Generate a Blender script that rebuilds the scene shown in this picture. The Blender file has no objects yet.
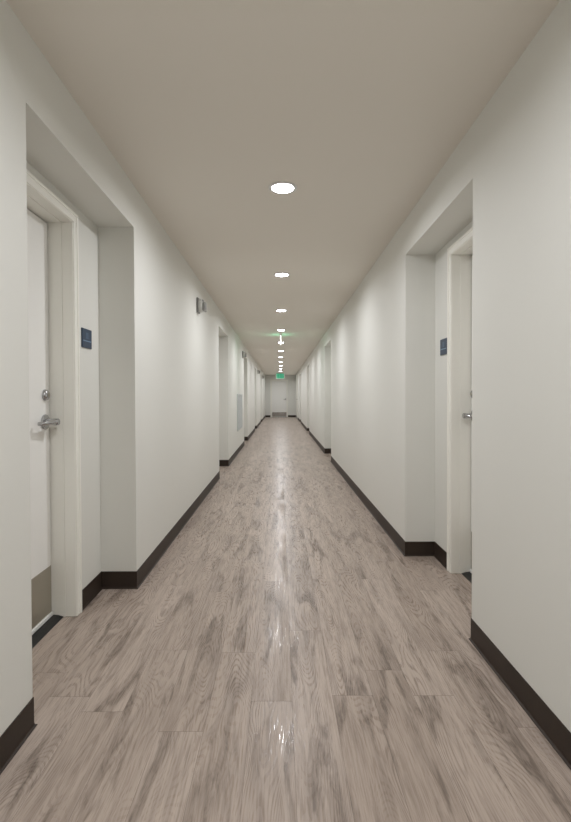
import bpy, bmesh, math, random
from mathutils import Vector, Matrix, Euler
S = bpy.context.scene
COL = S.collection
PI = math.pi
F = 490.0                       # focal length in pixels of the 571 x 822 frame
H_CAM = 1.162

# ------------------------------------------------------------------ camera
cam = bpy.data.cameras.new('camera'); camo = bpy.data.objects.new('camera', cam); COL.objects.link(camo)
cam.sensor_fit = 'VERTICAL'; cam.sensor_height = 24.0; cam.lens = F/822*24
PITCH = math.radians(0.91); ROLL = 0.0035
camo.location = (0, 0, H_CAM)
camo.rotation_mode = 'QUATERNION'
camo.rotation_quaternion = (Matrix.Rotation(PI/2-PITCH, 4, 'X') @ Matrix.Rotation(-ROLL, 4, 'Z')).to_quaternion()
cam.shift_x = 5.2/822; cam.shift_y = -6.2/822
cam.clip_start = 0.02; cam.clip_end = 100
S.camera = camo

# ------------------------------------------------------------------ world, exposure
w = bpy.data.worlds.new('world'); S.world = w; w.use_nodes = True
w.node_tree.nodes['Background'].inputs[0].default_value = (0.9, 0.95, 1, 1)
w.node_tree.nodes['Background'].inputs[1].default_value = 0.02
S.view_settings.view_transform = 'Standard'; S.view_settings.look = 'None'
S.view_settings.gamma = 1; S.view_settings.use_curve_mapping = False
S.view_settings.exposure = 0.0
LAMP_W = 12.6                   # watts of each downlight
LAMP = 24.0                    # brightness of the downlight diffusers

# ------------------------------------------------------------------ layout
XL, XR, ZC = -0.878, 0.9085, 2.44
RD = 0.215                      # depth of the door recesses
ZH = 2.187                      # soffit height of the recesses
Y0, Y1 = -4.6, 28.4
REC_L = [(1.713, 2.965), (7.015, 8.25), (11.85, 13.1), (16.9, 18.1), (21.9, 23.1)]
REC_R = [(2.319, 3.556), (8.78, 10.03), (15.4, 16.65), (21.7, 22.95)]
LEAF_W = 0.80
DZ = 2.083                      # underside of the door head
LIGHTS = [3.01+2.12*k for k in range(-3, 11)]+[26.75]

# ------------------------------------------------------------------ materials
def new_mat(name):
    m = bpy.data.materials.new(name); m.use_nodes = True
    return m, m.node_tree, m.node_tree.nodes['Principled BSDF']
def simple(name, col, rough=0.5, metal=0.0, bump=0.0, scale=400, var=0.0, spec=0.5):
    m, nt, b = new_mat(name)
    b.inputs['Base Color'].default_value = (*col, 1); b.inputs['Roughness'].default_value = rough
    b.inputs['Metallic'].default_value = metal; b.inputs['Specular IOR Level'].default_value = spec
    tc = nt.nodes.new('ShaderNodeTexCoord')
    n = nt.nodes.new('ShaderNodeTexNoise'); n.inputs['Scale'].default_value = scale; n.inputs['Detail'].default_value = 3
    nt.links.new(tc.outputs['Object'], n.inputs['Vector'])
    if bump:
        bp = nt.nodes.new('ShaderNodeBump'); bp.inputs['Strength'].default_value = bump; bp.inputs['Distance'].default_value = 0.001
        nt.links.new(n.outputs['Fac'], bp.inputs['Height']); nt.links.new(bp.outputs['Normal'], b.inputs['Normal'])
    mx = nt.nodes.new('ShaderNodeMix'); mx.data_type = 'RGBA'
    mx.inputs[6].default_value = (*[c*(1-var) for c in col], 1); mx.inputs[7].default_value = (*[min(1, c*(1+var)) for c in col], 1)
    nt.links.new(n.outputs['Fac'], mx.inputs[0]); nt.links.new(mx.outputs[2], b.inputs['Base Color'])
    return m
def emit(name, col, strength):
    m, nt, b = new_mat(name)
    b.inputs['Base Color'].default_value = (*col, 1)
    b.inputs['Emission Color'].default_value = (*col, 1); b.inputs['Emission Strength'].default_value = strength
    return m
M = {}
LAMPC = (0.96, 0.975, 1.015)
M['wall'] = simple('wall_paint', (0.80, 0.795, 0.745), 0.62, bump=0.25, scale=220, var=0.01, spec=0.3)
M['ceiling'] = simple('ceiling_paint', (0.86, 0.82, 0.745), 0.8, bump=0.3, scale=150, var=0.012, spec=0.2)
M['trim'] = simple('frame_paint', (0.95, 0.935, 0.865), 0.33, bump=0.05, scale=60, var=0.01)
M['leaf'] = simple('door_paint', (0.94, 0.93, 0.895), 0.35, bump=0.06, scale=80, var=0.01)
M['base'] = simple('brown_vinyl', (0.040, 0.028, 0.021), 0.5, bump=0.2, scale=90, var=0.15, spec=0.25)
M['steel'] = simple('brushed_steel', (0.50, 0.47, 0.41), 0.45, 1.0, bump=0.15, scale=300, var=0.06)
M['mirror_steel'] = simple('polished_steel', (0.33, 0.32, 0.30), 0.15, 1.0, bump=0.05, scale=300, var=0.05)
M['chrome'] = simple('satin_chrome', (0.45, 0.45, 0.46), 0.22, 1.0, var=0.03)
M['black'] = simple('black_rubber', (0.012, 0.012, 0.012), 0.5, bump=0.3, scale=200, var=0.1)
M['grey'] = simple('grey_metal', (0.60, 0.62, 0.61), 0.45, 0.0, var=0.04)
M['greydark'] = simple('grey_duct_dark', (0.42, 0.44, 0.44), 0.6, 0.0, var=0.04)
M['navy'] = simple('navy_plastic', (0.022, 0.048, 0.095), 0.35, var=0.06)
M['blueline'] = simple('pale_blue_relief', (0.22, 0.33, 0.46), 0.4, var=0.04)
M['bluepatch'] = simple('dull_blue_relief', (0.07, 0.12, 0.19), 0.4, var=0.25, scale=120)
M['alarm'] = simple('alarm_plastic', (0.60, 0.60, 0.57), 0.4, var=0.03)
M['alarmdark'] = simple('alarm_backbox', (0.24, 0.24, 0.23), 0.5, var=0.03)
M['white'] = simple('white_plastic', (0.85, 0.85, 0.83), 0.4, var=0.01)
M['diffuser'] = emit('lit_diffuser', LAMPC, LAMP)
M['exitgreen'] = emit('exit_green_light', (0.20, 0.62, 0.42), 0.6)
M['exitpanel'] = emit('exit_panel_light', (0.035, 0.34, 0.18), 0.55)
M['exitedge'] = emit('exit_edge_light', (0.95, 1.0, 0.9), 2.2)
m, nt, b = new_mat('clear_lens'); M['lens'] = m
b.inputs['Base Color'].default_value = (0.62, 0.62, 0.60, 1); b.inputs['Roughness'].default_value = 0.12
b.inputs['Transmission Weight'].default_value = 0.55; b.inputs['IOR'].default_value = 1.45

def floor_material():
    m, nt, b = new_mat('wood_plank_floor'); N = nt.nodes; L = nt.links
    def math_(op, a=None, c=None, d=None):
        n = N.new('ShaderNodeMath'); n.operation = op
        for i, v in enumerate((a, c, d)):
            if v is None: continue
            if isinstance(v, (int, float)): n.inputs[i].default_value = v
            else: L.new(v, n.inputs[i])
        return n.outputs[0]
    def comb(x, y, z=0.0):
        n = N.new('ShaderNodeCombineXYZ')
        for i, v in enumerate((x, y, z)):
            if isinstance(v, (int, float)): n.inputs[i].default_value = v
            else: L.new(v, n.inputs[i])
        return n.outputs[0]
    def noise(vec, sc=1.0, det=2.0, rough=0.5, dist=0.0):
        n = N.new('ShaderNodeTexNoise'); L.new(vec, n.inputs['Vector'])
        n.inputs['Scale'].default_value = sc; n.inputs['Detail'].default_value = det
        n.inputs['Roughness'].default_value = rough; n.inputs['Distortion'].default_value = dist
        return n.outputs['Fac']
    def wn(vec):
        n = N.new('ShaderNodeTexWhiteNoise'); n.noise_dimensions = '3D'; L.new(vec, n.inputs['Vector']); return n.outputs['Value']
    def ramp(v, lo, hi):
        n = N.new('ShaderNodeMapRange'); n.interpolation_type = 'SMOOTHSTEP'; L.new(v, n.inputs[0])
        n.inputs[1].default_value = lo; n.inputs[2].default_value = hi; return n.outputs[0]
    def mix(f, a, c, mode='MIX'):
        n = N.new('ShaderNodeMix'); n.data_type = 'RGBA'; n.blend_type = mode
        if isinstance(f, (int, float)): n.inputs[0].default_value = f
        else: L.new(f, n.inputs[0])
        for i, v in ((6, a), (7, c)):
            if isinstance(v, tuple): n.inputs[i].default_value = (*v, 1)
            else: L.new(v, n.inputs[i])
        return n.outputs[2]
    tc = N.new('ShaderNodeTexCoord'); sp = N.new('ShaderNodeSeparateXYZ'); L.new(tc.outputs['Object'], sp.inputs[0])
    x, y = sp.outputs[0], sp.outputs[1]
    PW, PL = 0.157, 1.22
    u = math_('DIVIDE', math_('ADD', x, 20*PW-0.042), PW)
    row = math_('FLOOR', u); fu = math_('FRACT', u)
    v = math_('ADD', math_('DIVIDE', y, PL), math_('MULTIPLY', wn(comb(row, 3.7)), 7.3))
    colm = math_('FLOOR', v); fv = math_('FRACT', v)
    pid = wn(comb(row, colm, 1.0)); pid2 = wn(comb(row, colm, 5.0)); pid3 = wn(comb(row, colm, 9.0))
    ox = math_('ADD', x, math_('MULTIPLY', pid, 57.0)); oy = math_('ADD', y, math_('MULTIPLY', pid2, 91.0))
    # growth rings: contour lines of a stretched noise
    ft = math_('ADD', math_('SUBTRACT', fu, 0.5), math_('MULTIPLY', math_('SUBTRACT', pid2, 0.5), 0.5))
    arch = math_('MULTIPLY', math_('MULTIPLY', ft, ft), math_('MULTIPLY', math_('SUBTRACT', pid3, 0.5), 2.4))
    big = math_('ADD', noise(comb(math_('MULTIPLY', ox, 4.0), math_('MULTIPLY', oy, 0.85), pid3), 1.0, 2.0, 0.45, 0.2), arch)
    rings = math_('SINE', math_('MULTIPLY', big, 330.0))
    rings = ramp(rings, -0.2, 1.0)
    amt = ramp(noise(comb(math_('MULTIPLY', ox, 9.0), math_('MULTIPLY', oy, 1.3), 3.0), 1.0, 1.0), 0.47, 0.66)
    fine = noise(comb(math_('MULTIPLY', ox, 190.0), math_('MULTIPLY', oy, 7.0), 2.0), 1.0, 3.0, 0.6)
    mid = noise(comb(math_('MULTIPLY', ox, 38.0), math_('MULTIPLY', oy, 2.4), 4.0), 1.0, 3.0, 0.6, 0.3)
    blot = noise(comb(math_('MULTIPLY', ox, 12.5), math_('MULTIPLY', oy, 1.7), 6.0), 1.0, 5.0, 0.6, 1.0)
    patch = noise(comb(math_('MULTIPLY', ox, 45.0), math_('MULTIPLY', oy, 10.0), 8.0), 1.0, 4.0, 0.6, 0.8)
    blotm = math_('MULTIPLY', ramp(blot, 0.49, 0.66), math_('ADD', 0.50, math_('MULTIPLY', ramp(patch, 0.38, 0.62), 0.50)))
    light = (0.505, 0.415, 0.352); warm = (0.415, 0.334, 0.277); dark = (0.20, 0.155, 0.125)
    c = mix(pid3, light, warm)
    c = mix(math_('MULTIPLY', ramp(mid, 0.40, 0.70), 0.50), c, (0.24, 0.187, 0.152))
    c = mix(math_('MULTIPLY', math_('MULTIPLY', rings, amt), 0.38), c, dark)
    c = mix(math_('MULTIPLY', blotm, 0.85), c, (0.150, 0.114, 0.090))
    c = mix(math_('MULTIPLY', ramp(fine, 0.45, 0.75), 0.38), c, (0.20, 0.155, 0.125))
    c = mix(math_('MULTIPLY', ramp(fine, 0.50, 0.25), 0.16), c, (0.52, 0.46, 0.41))
    # seams
    su = math_('MINIMUM', fu, math_('SUBTRACT', 1.0, fu)); sv = math_('MINIMUM', fv, math_('SUBTRACT', 1.0, fv))
    seam = math_('MAXIMUM', math_('LESS_THAN', math_('MULTIPLY', su, PW), 0.0007), math_('LESS_THAN', math_('MULTIPLY', sv, PL), 0.0011))
    c = mix(math_('MULTIPLY', seam, 0.6), c, (0.10, 0.075, 0.06))
    L.new(c, b.inputs['Base Color'])
    L.new(math_('SUBTRACT', math_('ADD', 0.30, math_('MULTIPLY', mid, 0.12)), math_('MULTIPLY', math_('MULTIPLY', rings, ramp(fine, 0.4, 0.6)), 0.24)), b.inputs['Roughness'])
    b.inputs['Specular IOR Level'].default_value = 0.27
    hgt = math_('ADD', math_('MULTIPLY', math_('MULTIPLY', rings, amt), -0.55), math_('MULTIPLY', fine, 0.8))
    hgt = math_('SUBTRACT', hgt, math_('MULTIPLY', seam, 1.5))
    bp = N.new('ShaderNodeBump'); bp.inputs['Strength'].default_value = 0.45; bp.inputs['Distance'].default_value = 0.0006
    L.new(hgt, bp.inputs['Height']); L.new(bp.outputs[0], b.inputs['Normal'])
    return m
M['floor'] = floor_material()

# ------------------------------------------------------------------ helpers
def box(bm, x0, x1, y0, y1, z0, z1, bev=0.0):
    vs = [bm.verts.new((x, y, z)) for x in (x0, x1) for y in (y0, y1) for z in (z0, z1)]
    fs = [(0,1,3,2), (4,6,7,5), (0,4,5,1), (2,3,7,6), (0,2,6,4), (1,5,7,3)]
    faces = [bm.faces.new([vs[i] for i in f]) for f in fs]
    if bev:
        es = list({e for f in faces for e in f.edges})
        bmesh.ops.bevel(bm, geom=es, offset=bev, segments=2, affect='EDGES', profile=0.5)
def lathe(bm, prof, mat=None, seg=40):
    """prof: list of (radius, height); revolved about Z then transformed by mat"""
    mat = mat or Matrix.Identity(4); rings = []
    for r, h in prof:
        if r < 1e-6: rings.append([bm.verts.new(mat @ Vector((0, 0, h)))])
        else: rings.append([bm.verts.new(mat @ Vector((r*math.cos(2*PI*k/seg), r*math.sin(2*PI*k/seg), h))) for k in range(seg)])
    for a, b in zip(rings, rings[1:]):
        for k in range(seg):
            j = (k+1) % seg
            if len(a) == 1 and len(b) == 1: continue
            if len(a) == 1: bm.faces.new((a[0], b[k], b[j]))
            elif len(b) == 1: bm.faces.new((a[k], a[j], b[0]))
            else: bm.faces.new((a[k], a[j], b[j], b[k]))
def tube(bm, pts, rad, seg=14, flat=1.0):
    rings = []; n = len(pts)
    for i, p in enumerate(pts):
        p = Vector(p)
        d = (Vector(pts[min(i+1, n-1)])-Vector(pts[max(i-1, 0)])).normalized()
        up = Vector((0, 0, 1)); a = d.cross(up).normalized() if abs(d.z) < 0.95 else Vector((1, 0, 0)); b = d.cross(a).normalized()
        r = rad[i] if isinstance(rad, (list, tuple)) else rad
        rings.append([bm.verts.new(p + a*r*flat*math.cos(2*PI*k/seg) + b*r*math.sin(2*PI*k/seg)) for k in range(seg)])
    for r0, r1 in zip(rings, rings[1:]):
        for k in range(seg): bm.faces.new((r0[k], r0[(k+1) % seg], r1[(k+1) % seg], r1[k]))
    bm.faces.new(rings[0][::-1]); bm.faces.new(rings[-1])
def obj(name, bm, mat, parent=None, smooth=False):
    bmesh.ops.recalc_face_normals(bm, faces=bm.faces)
    me = bpy.data.meshes.new(name); bm.to_mesh(me); bm.free(); me.materials.append(mat)
    o = bpy.data.objects.new(name, me); COL.objects.link(o)
    if parent: o.parent = parent
    if smooth:
        for p in me.polygons: p.use_smooth = True
        md = o.modifiers.new('edges', 'EDGE_SPLIT'); md.split_angle = math.radians(35)
    return o
def empty(name, loc=(0, 0, 0), rz=0):
    o = bpy.data.objects.new(name, None); COL.objects.link(o); o.location = loc; o.rotation_euler = (0, 0, rz); o.empty_display_size = 0.1
    return o
def tag(o, label, cat, group=None, kind=None):
    o['label'] = label; o['category'] = cat
    if group: o['group'] = group
    if kind: o['kind'] = kind
    return o
def copy_tree(o, parent=None):
    c = o.copy(); COL.objects.link(c); c.parent = parent
    for ch in list(o.children): copy_tree(ch, c)
    return c
BM = bmesh.new

# ------------------------------------------------------------------ the corridor shell
bm = BM(); box(bm, XL-0.5, XR+0.5, Y0-0.3, Y1+0.3, -0.1, 0)
tag(obj('floor', bm, M['floor']), 'grey-brown wood plank floor running down the corridor', 'floor', kind='structure')
bm = BM(); box(bm, XL-0.5, XR+0.5, Y0-0.3, Y1+0.3, ZC, ZC+0.1)
tag(obj('ceiling', bm, M['ceiling']), 'plain painted corridor ceiling with a row of downlights', 'ceiling', kind='structure')

TH = 0.42
def door_span(side, rec):
    # far jamb sits 0.38 m short of the far end of the recess
    y1 = rec[1]-(0.381 if side < 0 else 0.356)
    return y1-LEAF_W, y1
FL_R = (25.85, 26.7)            # flush door on the right near the end
def wall(side, recs, name, label):
    bm = BM(); xw = XL if side < 0 else XR
    def bx(a, b, y0, y1, z0, z1):
        xa, xb = xw+side*a, xw+side*b
        box(bm, min(xa, xb), max(xa, xb), y0, y1, z0, z1)
    cur = Y0
    for r in recs:
        bx(0, TH, cur, r[0], 0, ZC)
        bx(0, TH, r[0], r[1], ZH, ZC)
        d0, d1 = door_span(side, r)
        bx(RD, TH, r[0], d0-0.02, 0, ZH); bx(RD, TH, d1+0.02, r[1], 0, ZH)
        bx(RD, TH, d0-0.02, d1+0.02, DZ+0.02, ZH)
        bx(TH-0.04, TH, d0-0.02, d1+0.02, 0, DZ+0.02)
        cur = r[1]
    if side > 0:
        bx(0, TH, cur, FL_R[0]-0.02, 0, ZC); bx(0, TH, FL_R[0]-0.02, FL_R[1]+0.02, DZ+0.02, ZC)
        bx(TH-0.04, TH, FL_R[0]-0.02, FL_R[1]+0.02, 0, DZ+0.02); cur = FL_R[1]+0.02
    bx(0, TH, cur, Y1, 0, ZC)
    tag(obj(name, bm, M['wall']), label, 'wall', kind='structure')
wall(-1, REC_L, 'wall_left', 'white painted left corridor wall with door recesses')
wall(1, REC_R, 'wall_right', 'white painted right corridor wall with door recesses')
ED = (-0.495, 0.365)            # end door opening in x
bm = BM()
box(bm, XL-0.4, ED[0]-0.02, Y1, Y1+0.2, 0, ZC); box(bm, ED[1]+0.02, XR+0.4, Y1, Y1+0.2, 0, ZC)
box(bm, ED[0]-0.02, ED[1]+0.02, Y1, Y1+0.2, DZ+0.02, ZC); box(bm, ED[0]-0.02, ED[1]+0.02, Y1+0.17, Y1+0.2, 0, DZ+0.02)
tag(obj('wall_end', bm, M['wall']), 'white end wall at the far end of the corridor', 'wall', kind='structure')
bm = BM(); box(bm, XL-0.4, XR+0.4, Y0-0.2, Y0, 0, ZC)
tag(obj('wall_back', bm, M['wall']), 'white corridor wall behind the viewer', 'wall', kind='structure')

# ------------------------------------------------------------------ baseboards (cove vinyl, swept profile)
BPROF = [(0, 0.105), (0.002, 0.105), (0.0032, 0.1038), (0.0032, 0.014), (0.005, 0.007), (0.0105, 0.003), (0.011, 0.0005), (0, 0.0005)]
def sweep(bm, pts, side):
    """pts: plan polyline; profile grows to the side of travel given by 'side' (+1 = right)"""
    n = len(pts); P = [Vector((p[0], p[1])) for p in pts]; rings = []
    nr = lambda d: Vector((d.y, -d.x))*side
    for i in range(n):
        ds = []
        if i > 0: ds.append((P[i]-P[i-1]).normalized())
        if i < n-1: ds.append((P[i+1]-P[i]).normalized())
        if len(ds) == 1: m = nr(ds[0])
        else:
            a, b = nr(ds[0]), nr(ds[1]); m = (a+b)/(1+a.dot(b))
        rings.append([bm.verts.new((P[i].x+m.x*o, P[i].y+m.y*o, z)) for o, z in BPROF])
    k = len(BPROF)
    for a, b in zip(rings, rings[1:]):
        for j in range(k): bm.faces.new((a[j], a[(j+1) % k], b[(j+1) % k], b[j]))
    bm.faces.new(rings[0]); bm.faces.new(rings[-1][::-1])
CAS = 0.054
def baseboard(side, recs, name, label):
    bm = BM(); xw = XL if side < 0 else XR; xb = xw+side*RD; s = 1 if side < 0 else -1
    path = [(xw, Y0)]
    for r in recs:
        d0, d1 = door_span(side, r)
        path += [(xw, r[0])]
        if d0-CAS-r[0] > 0.03:
            path += [(xb, r[0]), (xb, d0-CAS)]
        else: path += [(xb-side*0.02, r[0])]
        sweep(bm, path, s); path = [(xb, d1+CAS), (xb, r[1]), (xw, r[1])]
    if side > 0:
        path += [(xw, FL_R[0]-CAS)]; sweep(bm, path, s); path = [(xw, FL_R[1]+CAS)]
    path += [(xw, Y1)]; sweep(bm, path, s)
    tag(obj(name, bm, M['base']), label, 'baseboard', kind='structure')
baseboard(-1, REC_L, 'baseboard_left', 'dark brown baseboard along the left wall and its recesses')
baseboard(1, REC_R, 'baseboard_right', 'dark brown baseboard along the right wall and its recesses')
bm = BM(); sweep(bm, [(XL+0.017, Y1), (ED[0]-0.075, Y1)], 1); sweep(bm, [(ED[1]+0.075, Y1), (XR-0.017, Y1)], 1)
tag(obj('baseboard_end', bm, M['base']), 'dark brown baseboard on the end wall beside the end door', 'baseboard', kind='structure')

# ------------------------------------------------------------------ doors
# local frame: door in the plane x-z... local X = along the wall (0 = lock jamb, +X = towards the hinge),
# local Y = out into the corridor (0 = wall face), local Z up
def lever(parent, lx, ly, mirror=1):
    """lever set: rose, spindle neck and returned lever pointing to the hinge side"""
    h = empty('lever_handle', (lx, ly, 1.038)); h.parent = parent
    R = Matrix.Rotation(-PI/2, 4, 'X')
    bm = BM(); lathe(bm, [(0.0, 0.0), (0.038, 0.0), (0.039, 0.004), (0.037, 0.011), (0.027, 0.015), (0.0, 0.015)], R)
    obj('rose', bm, M['chrome'], h, True)
    bm = BM(); lathe(bm, [(0.020, 0.010), (0.016, 0.024), (0.016, 0.040), (0.0175, 0.050), (0.0175, 0.070), (0.015, 0.074), (0.0, 0.075)], R, 24)
    tube(bm, [(0, 0.058, 0), (0.03, 0.059, 0.001), (0.07, 0.057, -0.001), (0.098, 0.052, -0.003), (0.112, 0.042, -0.004), (0.116, 0.024, -0.004)],
         [0.016, 0.0135, 0.0115, 0.011, 0.0105, 0.009], 16)
    obj('lever', bm, M['chrome'], h, True)
    return h
def deadbolt(parent, lx, ly):
    d = empty('deadbolt', (lx, ly, 1.176)); d.parent = parent
    R = Matrix.Rotation(-PI/2, 4, 'X')
    bm = BM(); lathe(bm, [(0.0, 0.0), (0.029, 0.0), (0.0295, 0.004), (0.026, 0.014), (0.018, 0.020), (0.0, 0.021)], R)
    obj('collar', bm, M['chrome'], d, True)
    bm = BM(); lathe(bm, [(0.011, 0.018), (0.011, 0.0235), (0.0, 0.024)], R, 24); obj('keyhole', bm, M['steel'], d, True)
    return d
def make_door(width, setback, kick='steel', kick_h=(0.035, 0.28), head=DZ, bolt=True, cas=CAS):
    root = empty('door')
    jb = setback+0.09                 # back edge of the jamb
    # casing + jambs in one frame mesh, mitred look by bevel
    bm = BM(); W = width
    def prof_frame(o0, o1, y0, y1, bev=0.0):
        box(bm, -o1, -o0, y0, y1, 0, head+o0, bev); box(bm, W+o0, W+o1, y0, y1, 0, head+o0, bev)
        box(bm, -o1, W+o1, y0, y1, head+o0, head+o1, bev)
    prof_frame(0.004, cas, -0.002, 0.012, 0.0025)         # casing face
    prof_frame(cas-0.016, cas+0.001, -0.002, 0.017, 0.003)  # raised outer bead
    prof_frame(-0.0, 0.02, -setback*0.42, 0.006, 0.0015)     # outer jamb lining
    prof_frame(-0.003, 0.02, -jb, -setback*0.42, 0.001)      # inner jamb lining, a hair thicker
    prof_frame(-0.014, 0.0, -jb, -setback-0.047, 0.001)       # stop behind the leaf
    obj('door_frame', bm, M['trim'], root)
    bm = BM(); box(bm, 0.011, W-0.006, -setback-0.044, -setback, 0.016, head-0.011, 0.0025)
    leaf = obj('door_leaf', bm, M['leaf'], root)
    bm = BM(); box(bm, 0.014, W-0.02, -setback-0.002, -setback+0.0015, kick_h[0], kick_h[1], 0.0006)
    k = obj('kick_plate', bm, M[kick], leaf); k['label'] = 'brushed metal kick plate'
    bm = BM(); box(bm, 0.008, W-0.008, -setback-0.004, -setback+0.009, 0.014, 0.032, 0.002)
    obj('door_sweep', bm, M['white'], leaf)
    bm = BM()
    pr = [(-jb, 0.0), (-jb, 0.010), (-setback-0.01, 0.013), (-setback+0.03, 0.010), (-setback+0.058, 0.002), (-setback+0.06, 0.0)]
    a = [bm.verts.new((0.0, y, z+0.0005)) for y, z in pr]; b = [bm.verts.new((W, y, z+0.0005)) for y, z in pr]
    n = len(pr)
    for i in range(n): bm.faces.new((a[i], a[(i+1) % n], b[(i+1) % n], b[i]))
    bm.faces.new(a); bm.faces.new(b[::-1])
    t = obj('threshold', bm, M['black'], root); t['label'] = 'black threshold strip'
    lever(leaf, 0.066, -setback)
    if bolt: deadbolt(leaf, 0.062, -setback)
    return root
def place_door(d, side, y_lock, xface, name, label):
    # lock side is the FAR jamb; local +X runs towards the camera (-Y)
    d.name = name; d.location = (xface, y_lock, 0)
    if side < 0: d.matrix_world = Matrix(((0, 1, 0, xface), (-1, 0, 0, y_lock), (0, 0, 1, 0), (0, 0, 0, 1)))
    else: d.matrix_world = Matrix(((0, -1, 0, xface), (-1, 0, 0, y_lock), (0, 0, 1, 0), (0, 0, 0, 1)))
    tag(d, label, 'door', kind='structure')
proto = make_door(LEAF_W, 0.12)
ORD = ['nearest', 'second', 'third', 'fourth', 'fifth']
n = 1
for i, r in enumerate(REC_L):
    d = proto if i == 0 else copy_tree(proto)
    place_door(d, -1, door_span(-1, r)[1], XL-RD, 'door_%d' % n, 'white door with steel lever set in the %s left recess' % ORD[i]); n += 1
def flip(d):
    """a right-hand copy: mirror the mesh data in local Y so the door faces the other way"""
    done = {}
    def rec(o):
        if o.type == 'MESH':
            me = o.data.copy(); me.transform(Matrix.Diagonal((1, -1, 1, 1))); me.flip_normals(); o.data = me
        else: pass
        if o is not d: o.location.y = -o.location.y
        for c in o.children: rec(c)
    rec(d)
protoR = copy_tree(proto); protoR.matrix_world = Matrix.Identity(4); flip(protoR)
def place_right(d, y_lock, xface, name, label):
    # local X -> -Y world, mirrored local Y (negative = out into corridor) -> +X world
    d.matrix_world = Matrix(((0, 1, 0, xface), (-1, 0, 0, y_lock), (0, 0, 1, 0), (0, 0, 0, 1))); d.name = name
    tag(d, label, 'door', kind='structure')
for i, r in enumerate(REC_R):
    d = protoR if i == 0 else copy_tree(protoR)
    place_right(d, door_span(1, r)[1], XR+RD, 'door_%d' % n, 'white door with steel lever set in the %s right recess' % ORD[i]); n += 1
# flush door on the right near the end wall; its lever is on the near side
d = make_door(FL_R[1]-FL_R[0], 0.03, bolt=False)
d.matrix_world = Matrix(((0, -1, 0, XR), (1, 0, 0, FL_R[0]), (0, 0, 1, 0), (0, 0, 0, 1))); d.name = 'door_%d' % n
tag(d, 'far white door flush in the right wall beside the end wall', 'door', kind='structure'); n += 1
# end door, lever on the right
d = make_door(ED[1]-ED[0], 0.03, kick='mirror_steel', kick_h=(0.02, 0.285), bolt=False, cas=0.075)
d.matrix_world = Matrix(((-1, 0, 0, ED[1]), (0, -1, 0, Y1), (0, 0, 1, 0), (0, 0, 0, 1))); d.name = 'door_%d' % n
tag(d, 'white end door with polished kick plate facing down the corridor', 'door', kind='structure')

# ------------------------------------------------------------------ downlights
def make_light():
    root = empty('recessed_light')
    bm = BM(); lathe(bm, [(0.066, -0.001), (0.086, -0.001), (0.0875, -0.003), (0.084, -0.0055), (0.069, -0.007), (0.066, -0.005)], None, 48)
    obj('trim_ring', bm, M['white'], root, True)
    bm = BM(); lathe(bm, [(0.0675, -0.003), (0.066, -0.0065), (0.055, -0.008), (0.035, -0.009), (0.0, -0.0095)], None, 48)
    obj('diffuser', bm, M['diffuser'], root, True)
    l = bpy.data.lights.new('downlight_beam', 'AREA'); l.shape = 'DISK'; l.size = 0.13; l.energy = LAMP_W; l.color = LAMPC; l.spread = math.radians(168)
    lo = bpy.data.objects.new('downlight_beam', l); COL.objects.link(lo); lo.parent = root; lo.location = (0, 0, -0.0105)
    return root
lp = make_light(); vis = 0
WORD = ['nearest', 'second', 'third', 'fourth', 'fifth', 'sixth', 'seventh', 'eighth', 'ninth', 'tenth', 'eleventh', 'twelfth', 'thirteenth']
k = 0
for i, y in enumerate(LIGHTS):
    if y > Y1: continue
    o = lp if i == 0 else copy_tree(lp)
    o.location = (0.02, y, ZC)
    if y < 2: tag(o, 'round ceiling downlight behind the viewer', 'ceiling light', 'downlights behind the viewer')
    else:
        tag(o, 'round lit downlight in the ceiling, %s along the row from the viewer' % WORD[k], 'ceiling light', 'row of round ceiling downlights'); k += 1

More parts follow.
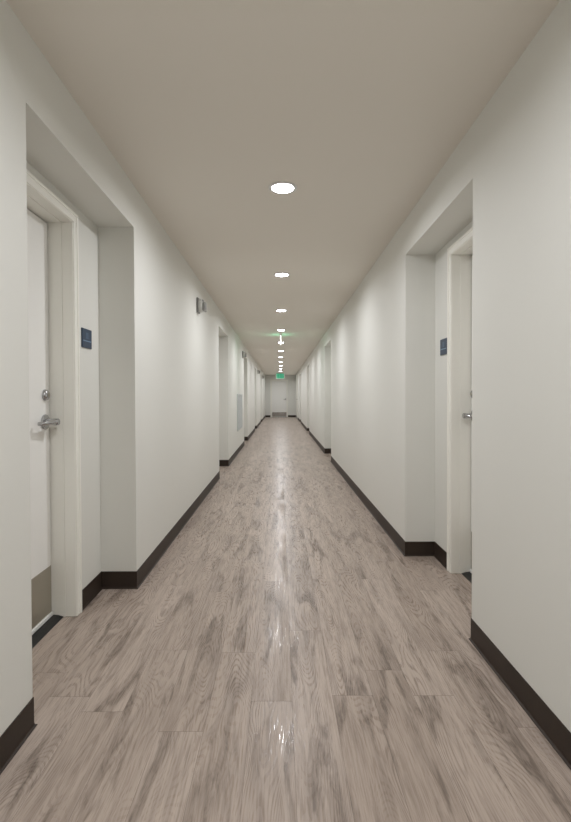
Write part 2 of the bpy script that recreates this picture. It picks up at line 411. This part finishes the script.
# ------------------------------------------------------------------ exit signs
def exit_sign(w, h, label):
    """hangs from the ceiling; local X = width, local Y = thickness, origin at the ceiling"""
    root = empty('exit_sign')
    bm = BM(); box(bm, -w*0.5, w*0.5, -0.016, 0.016, -0.03, -0.0005, 0.004); obj('canopy', bm, M['white'], root)
    z1, z0 = -0.036, -h
    bm = BM(); box(bm, -w*0.5, w*0.5, -0.006, 0.006, z0, z1, 0.001); obj('sign_panel', bm, M['exitpanel'], root)
    bm = BM(); box(bm, -w*0.5-0.004, -w*0.5, -0.009, 0.009, z0, z1); box(bm, w*0.5, w*0.5+0.004, -0.009, 0.009, z0, z1)
    box(bm, -w*0.5-0.004, w*0.5+0.004, -0.009, 0.009, z0-0.004, z0); obj('lit_edge', bm, M['exitedge'], root)
    lw, lh, st = w*0.17, (z1-z0)*0.72, w*0.038; zb = z0+(z1-z0)*0.14
    for s in (-1, 1):
        bm = BM(); x = -w*0.40
        def lb(a, b, c, e):
            box(bm, min(s*a, s*b), max(s*a, s*b), -0.0005 if s > 0 else -0.0005, 0.0005, c, e)
        lb(x, x+st, zb, zb+lh); [lb(x, x+lw, q, q+st) for q in (zb, zb+lh/2-st/2, zb+lh-st)]
        x += w*0.225                                     # X
        for sg in (-1, 1):
            cx, cz = x+lw/2, zb+lh/2; dx, dz = (lw-st)/2, lh/2
            p = [(cx-sg*dx-st/2, cz-dz), (cx-sg*dx+st/2, cz-dz), (cx+sg*dx+st/2, cz+dz), (cx+sg*dx-st/2, cz+dz)]
            a = [bm.verts.new((s*q[0], -0.0005, q[1])) for q in p]; b = [bm.verts.new((s*q[0], 0.0005, q[1])) for q in p]
            bm.faces.new(a); bm.faces.new(b[::-1])
            for j in range(4): bm.faces.new((a[j], a[(j+1) % 4], b[(j+1) % 4], b[j]))
        x += w*0.225; lb(x+lw/2-st/2, x+lw/2+st/2, zb, zb+lh)
        x += w*0.18; lb(x+lw/2-st/2, x+lw/2+st/2, zb, zb+lh); lb(x, x+lw, zb+lh-st, zb+lh)
        t = obj('lettering', bm, M['exitgreen'], root); t.location = (0, -s*0.0068, 0)
    tag(root, label, 'exit sign')
    return root
e = exit_sign(0.42, 0.30, 'green lit exit sign hanging from the ceiling just before the end door')
e.location = (0.0, 26.0, ZC)
e = exit_sign(0.32, 0.19, 'exit sign hung edge-on from the ceiling, seen as a thin white upright')
e.location = (0.012, 10.06, ZC); e.rotation_euler = (0, 0, PI/2)
for sx in (-1, 1):
    l = bpy.data.lights.new('exit_sign_glow', 'AREA'); l.shape = 'RECTANGLE'; l.size = 0.30; l.size_y = 0.12; l.energy = 0.42; l.color = (0.3, 1.0, 0.6)
    lo = bpy.data.objects.new('exit_sign_glow', l); COL.objects.link(lo); lo.parent = e
    lo.location = (0, sx*0.012, -0.11); lo.rotation_euler = (sx*PI/2, 0, 0)

# ------------------------------------------------------------------ room signs
def room_sign(x, y0, y1, z0, z1, side, label):
    root = empty('room_sign', (x, (y0+y1)/2, (z0+z1)/2)); hw, hh = (y1-y0)/2, (z1-z0)/2
    i = -side                                           # into the corridor
    def bx(bm, a, b, *r):
        box(bm, min(i*a, i*b), max(i*a, i*b), *r)
    bm = BM(); bx(bm, 0.0005, 0.007, -hw, hw, -hh, hh)
    bmesh.ops.bevel(bm, geom=bm.edges[:], offset=0.0015, segments=2, affect='EDGES'); obj('plate', bm, M['navy'], root)
    bm = BM(); bx(bm, 0.0065, 0.0078, -hw*0.82, hw*0.82, -hh*0.32, -hh*0.22)
    obj('raised_line', bm, M['blueline'], root)
    bm = BM(); bx(bm, 0.0065, 0.0074, -hw*0.28, hw*0.30, -hh*0.05, hh*0.62)
    bmesh.ops.bevel(bm, geom=bm.edges[:], offset=0.0004, segments=1, affect='EDGES'); obj('raised_patch', bm, M['bluepatch'], root)
    bm = BM(); bx(bm, 0.0065, 0.0076, -hw*0.62, hw*0.62, -hh*0.58, -hh*0.50); obj('braille_row', bm, M['navy'], root)
    tag(root, label, 'sign', 'navy room signs')
room_sign(XL-RD, 2.697, 2.832, 1.441, 1.548, -1, 'small navy room sign on the left recess wall beside the nearest left door')
room_sign(XR+RD, 3.286, 3.425, 1.447, 1.556, 1, 'small navy room sign on the right recess wall beside the nearest right door')

# ------------------------------------------------------------------ wall alarms
def alarm():
    root = empty('fire_alarm')                          # local X = out of the wall
    R = Matrix.Rotation(PI/2, 4, 'Y')
    bm = BM(); box(bm, 0.0, 0.022, -0.062, 0.062, -0.078, 0.078, 0.006); obj('back_box', bm, M['alarmdark'], root)
    bm = BM(); lathe(bm, [(0.0, 0.022), (0.073, 0.022), (0.075, 0.028), (0.073, 0.046), (0.064, 0.060), (0.0, 0.062)], R @ Matrix.Rotation(PI/8, 4, 'Z'), 8)
    obj('housing', bm, M['alarm'], root)
    bm = BM(); box(bm, 0.058, 0.100, -0.050, 0.050, -0.064, 0.034, 0.016); obj('strobe_lens', bm, M['lens'], root)
    bm = BM(); lathe(bm, [(0.022, 0.060), (0.026, 0.066), (0.016, 0.082), (0.0, 0.086)], Matrix.Translation((0, 0, -0.02)) @ R, 20); obj('reflector', bm, M['alarmdark'], root)
    bm = BM(); box(bm, 0.0600, 0.066, -0.036, 0.036, 0.040, 0.060, 0.002); obj('sounder_grille', bm, M['alarmdark'], root)
    return root
al = alarm()
AL = ['fire alarm strobe high on the left wall, nearest to the viewer', 'fire alarm strobe high on the left wall, second along',
      'fire alarm strobe high on the left wall, third along', 'fire alarm strobe high on the left wall, farthest along']
for i, (y, z) in enumerate(((5.22, 2.135), (11.4, 2.15), (19.1, 2.14), (23.6, 2.12))):
    o = al if i == 0 else copy_tree(al)
    o.location = (XL, y, z); tag(o, AL[i], 'fire alarm', 'fire alarms on the left wall')

# ------------------------------------------------------------------ return air grille on the left wall
g = empty('air_grille', (XL, 9.92, 0.47))
GW, GH = 1.23, 0.76
bm = BM()
for a in ((0, 0.03, 0, GH), (GW-0.03, GW, 0, GH), (0.03, GW-0.03, 0, 0.03), (0.03, GW-0.03, GH-0.03, GH)):
    box(bm, 0.0005, 0.014, a[0], a[1], a[2], a[3], 0.002)
obj('grille_frame', bm, M['grey'], g)
bm = BM(); box(bm, 0.0005, 0.003, 0.03, GW-0.03, 0.03, GH-0.03); obj('duct_screen', bm, M['greydark'], g)
bm = BM()
for k in range(27):
    z = 0.045+k*0.0255
    vs = [bm.verts.new(p) for p in ((0.003, 0.03, z+0.012), (0.011, 0.03, z), (0.012, 0.03, z+0.003), (0.004, 0.03, z+0.015))]
    vt = [bm.verts.new((v.co.x, GW-0.03, v.co.z)) for v in vs]
    for j in range(4): bm.faces.new((vs[j], vs[(j+1) % 4], vt[(j+1) % 4], vt[j]))
    bm.faces.new(vs); bm.faces.new(vt[::-1])
obj('louvres', bm, M['grey'], g)
tag(g, 'grey louvred air grille low on the left wall before the third recess', 'air grille')
